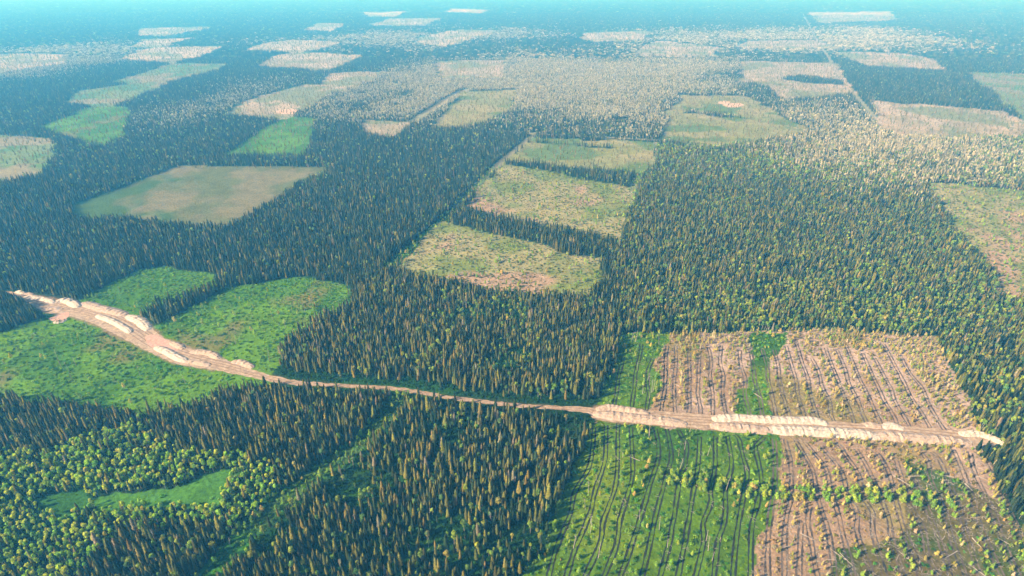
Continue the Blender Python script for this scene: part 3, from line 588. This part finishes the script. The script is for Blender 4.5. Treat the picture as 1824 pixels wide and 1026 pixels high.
# turning pads and pits
def pad(name, pts, z, mat):
    P = pl(pts); R = [p for p, _ in resample(P+[P[0]], 2.)][:-1]; cx = sum(p.x for p in R)/len(R); cyy = sum(p.y for p in R)/len(R)
    v = [(cx, cyy, z)]+[(p.x, p.y, z) for p in R]; f = [(0, i, i+1) for i in range(1, len(R))]+[(0, len(R), 1)]
    return mesh_obj(name, v, f, mat, 'structure')
pad('sand_ground', [(1712,782),(1745,779),(1775,788),(1770,802),(1750,808),(1732,803),(1722,793)], .13, M_SAND)
M_PINK = noise_mat('reddish_sand', (.40,.22,.18), (.56,.38,.30), .4, bump=.3)
pad('pit_ground', [(86,568),(104,560),(122,556),(121,566),(108,573),(96,573)], .17, M_PINK)
pad('worked_ground', [(258,600),(275,596),(300,608),(318,622),(300,628),(278,622),(264,614)], .13, M_PINK)
def bank(pts, wid, hgt, label, mat=None, seed=0, group='sand banks heaped along the road'):
    P = pl(pts); R = resample(P, 1.5); r_ = random.Random(seed); n_ = len(R); NC = 9; v = []; f = []
    for k, (p, t) in enumerate(R):
        q = R[min(k+1, n_-1)][0]-R[max(k-1, 0)][0]; nrm = Vector((-q.y, q.x, 0)).normalized(); s = k/(n_-1)
        e = min(1, min(s, 1-s)*n_*1.5/ (wid*1.0)); e = math.sqrt(max(e, 0)); hk = hgt*e*(.82+.18*math.sin(k*1.9+seed)*r_.random()+r_.uniform(-.1, .12)); wk = wid*(.35+.65*e)*(1+r_.uniform(-.06, .06))
        for j in range(NC):
            c_ = -1+2*j/(NC-1); prof = (1-abs(c_)**1.35)*(1-.18*math.exp(-(c_/.25)**2)*(.4+.6*math.sin(s*25+seed)**2)); 
            v.append((p.x+nrm.x*c_*wk/2+r_.uniform(-.12, .12), p.y+nrm.y*c_*wk/2+r_.uniform(-.12, .12), max(0, hk*prof)*(.88 if j == 4 else (1+(.16 if k % 2 else -.10)*r_.random() if j in (3, 5) else 1))+(r_.uniform(-.2, .2) if 0 < j < NC-1 else -.05)))
    for k in range(n_-1):
        for j in range(NC-1): a = k*NC+j; f.append((a, a+1, a+NC+1, a+NC))
    o = mesh_obj('sand_bank', v, f, mat or M_SAND); o['label'] = label; o['category'] = 'sand bank'; o['group'] = group; return o
M_SANDP = noise_mat('pale_sand', (.34,.28,.23), (.62,.54,.46), .7, bump=.4, detail=6)
M_SANDR = noise_mat('ruddy_sand', (.28,.20,.145), (.50,.40,.33), .7, bump=.4, detail=6)
bank([(1062,731),(1085,726),(1110,729),(1135,733),(1158,738)], 8.5, 2.8, 'short grey-pink sand bank north of the road just right of the wood edge', M_SANDR, 1)
bank([(1056,737),(1100,741),(1150,746),(1200,752),(1225,757)], 11, 2.8, 'long ruddy sand bank south of the road, starting at the wood edge', M_SANDR, 2)
bank([(1268,747),(1310,744),(1360,747),(1420,749),(1450,749),(1476,756)], 9.5, 3, 'long cream sand bank north of the road below the green strip', M_SANDP, 3)
bank([(1264,758),(1300,761),(1340,764),(1380,768)], 11, 2.7, 'pinkish sand bank south of the road, ending at the brilliant white bank', M_SANDR, 4)
bank([(1368,766),(1420,767),(1480,770),(1530,773),(1570,778)], 12, 3.0, 'brilliant white long sand bank south of the road in the middle of the right stretch', M_SANDP, 5)
bank([(1560,776),(1600,778),(1650,782),(1700,786),(1732,791)], 12, 3.0, 'cream sand bank with vertical scoring leading to the sandy turning place', M_SANDR, 6)
bank([(1540,758),(1552,757),(1572,761)], 9, 2.6, 'small sand hump north of the road, left of a pair', M_SANDR, 7)
bank([(1572,762),(1588,758),(1612,765)], 9, 2.6, 'small sand hump north of the road, right of a pair', M_SANDP, 8)
bank([(1708,774),(1735,772),(1760,778),(1785,789),(1804,798)], 8, 3, 'curved white sand bank sweeping round the far end of the road', M_SANDP, 9)
bank([(1724,786),(1728,788),(1733,790)], 4, 1.5, 'little sand heap beside the sandy turning place', M_SANDP, 10)
bank([(1748,792),(1756,796)], 4, 1.6, 'small rough sand pile on the sandy turning place at the road end', M_SANDR, 11)
bank([(26,521),(35,520),(44,523)], 8, 3, 'grey sand pile nearest the left edge of the photo', M_SANDP, 12)
bank([(42,524),(50,523),(58,526)], 7, 2.2, 'low grey sand pile just right of the leftmost pile', M_SANDR, 13)
bank([(44,528),(62,531),(80,533),(98,540)], 8, 2.8, 'long pale sand bank between dark wood and the double-humped mound', M_SANDP, 14)
bank([(96,540),(110,535),(124,537),(142,547)], 11, 4, 'tall rounded white sand mound on the road bend at the left', M_SANDP, 15)
bank([(140,545),(152,541),(175,548),(200,554),(226,561)], 12, 2.8, 'long pinkish white sand bank following the upper side of the left road', M_SANDR, 16)
bank([(226,563),(245,569),(256,577),(265,588)], 12, 2.8, 'pale sand bank curving down to the narrow part of the left road', M_SANDP, 17)
bank([(172,562),(200,572),(222,584),(234,593)], 8, 2.5, 'white ridge of sand on the lower side of the left road bend', M_SANDP, 18)
bank([(72,552),(90,550),(112,552)], 8, 2, 'low pinkish sand bank above the reddish pit', M_SANDR, 19)
bank([(276,618),(295,625),(315,636),(334,644)], 9, 2.6, 'bright white sand bank on the near side below the reddish yard', M_SANDP, 20)
bank([(303,611),(314,614),(328,622)], 8, 2.4, 'small ochre sand bank above the narrowing road', M_SANDR, 21)
bank([(338,627),(360,627),(378,631),(392,639)], 8.5, 2.6, 'golden sand bank on the far side of the narrowing road', M_SANDR, 22)
bank([(412,645),(430,645),(452,655)], 8, 2.3, 'last small pinkish sand bank before the narrow track', M_SANDR, 23)
bank([(330,644),(352,646),(376,651)], 7, 2, 'low sand bank on the near side before the narrow track', M_SANDR, 24)
bank([(94,574),(108,575),(120,568)], 3.5, 1.2, 'thin white sand rim curving round the reddish pit', M_SANDP, 25)

# ------------------------------------------------------------------ haze
mh, nt, out = newmat('haze'); pv = nt.nodes.new('ShaderNodeVolumePrincipled'); pv.inputs['Color'].default_value = (*HAZE_COLOR, 1)
pv.inputs['Density'].default_value = HAZE_DENSITY; pv.inputs['Absorption Color'].default_value = (*HAZE_ABS, 1); pv.inputs['Anisotropy'].default_value = 0.05
nt.links.new(pv.outputs[0], out.inputs['Volume'])
x0, x1, y0, y1, z0, z1 = -45000, 45000, -700, 45000, -1.0, H+15
v = [(x, y, z) for z in (z0, z1) for y in (y0, y1) for x in (x0, x1)]; f = [(0,2,3,1),(4,5,7,6),(0,1,5,4),(2,6,7,3),(0,4,6,2),(1,3,7,5)]
hz = mesh_obj('haze', v, f, mh, 'stuff'); hz['label'] = 'blue summer haze thickening towards the distance'; hz['category'] = 'haze'
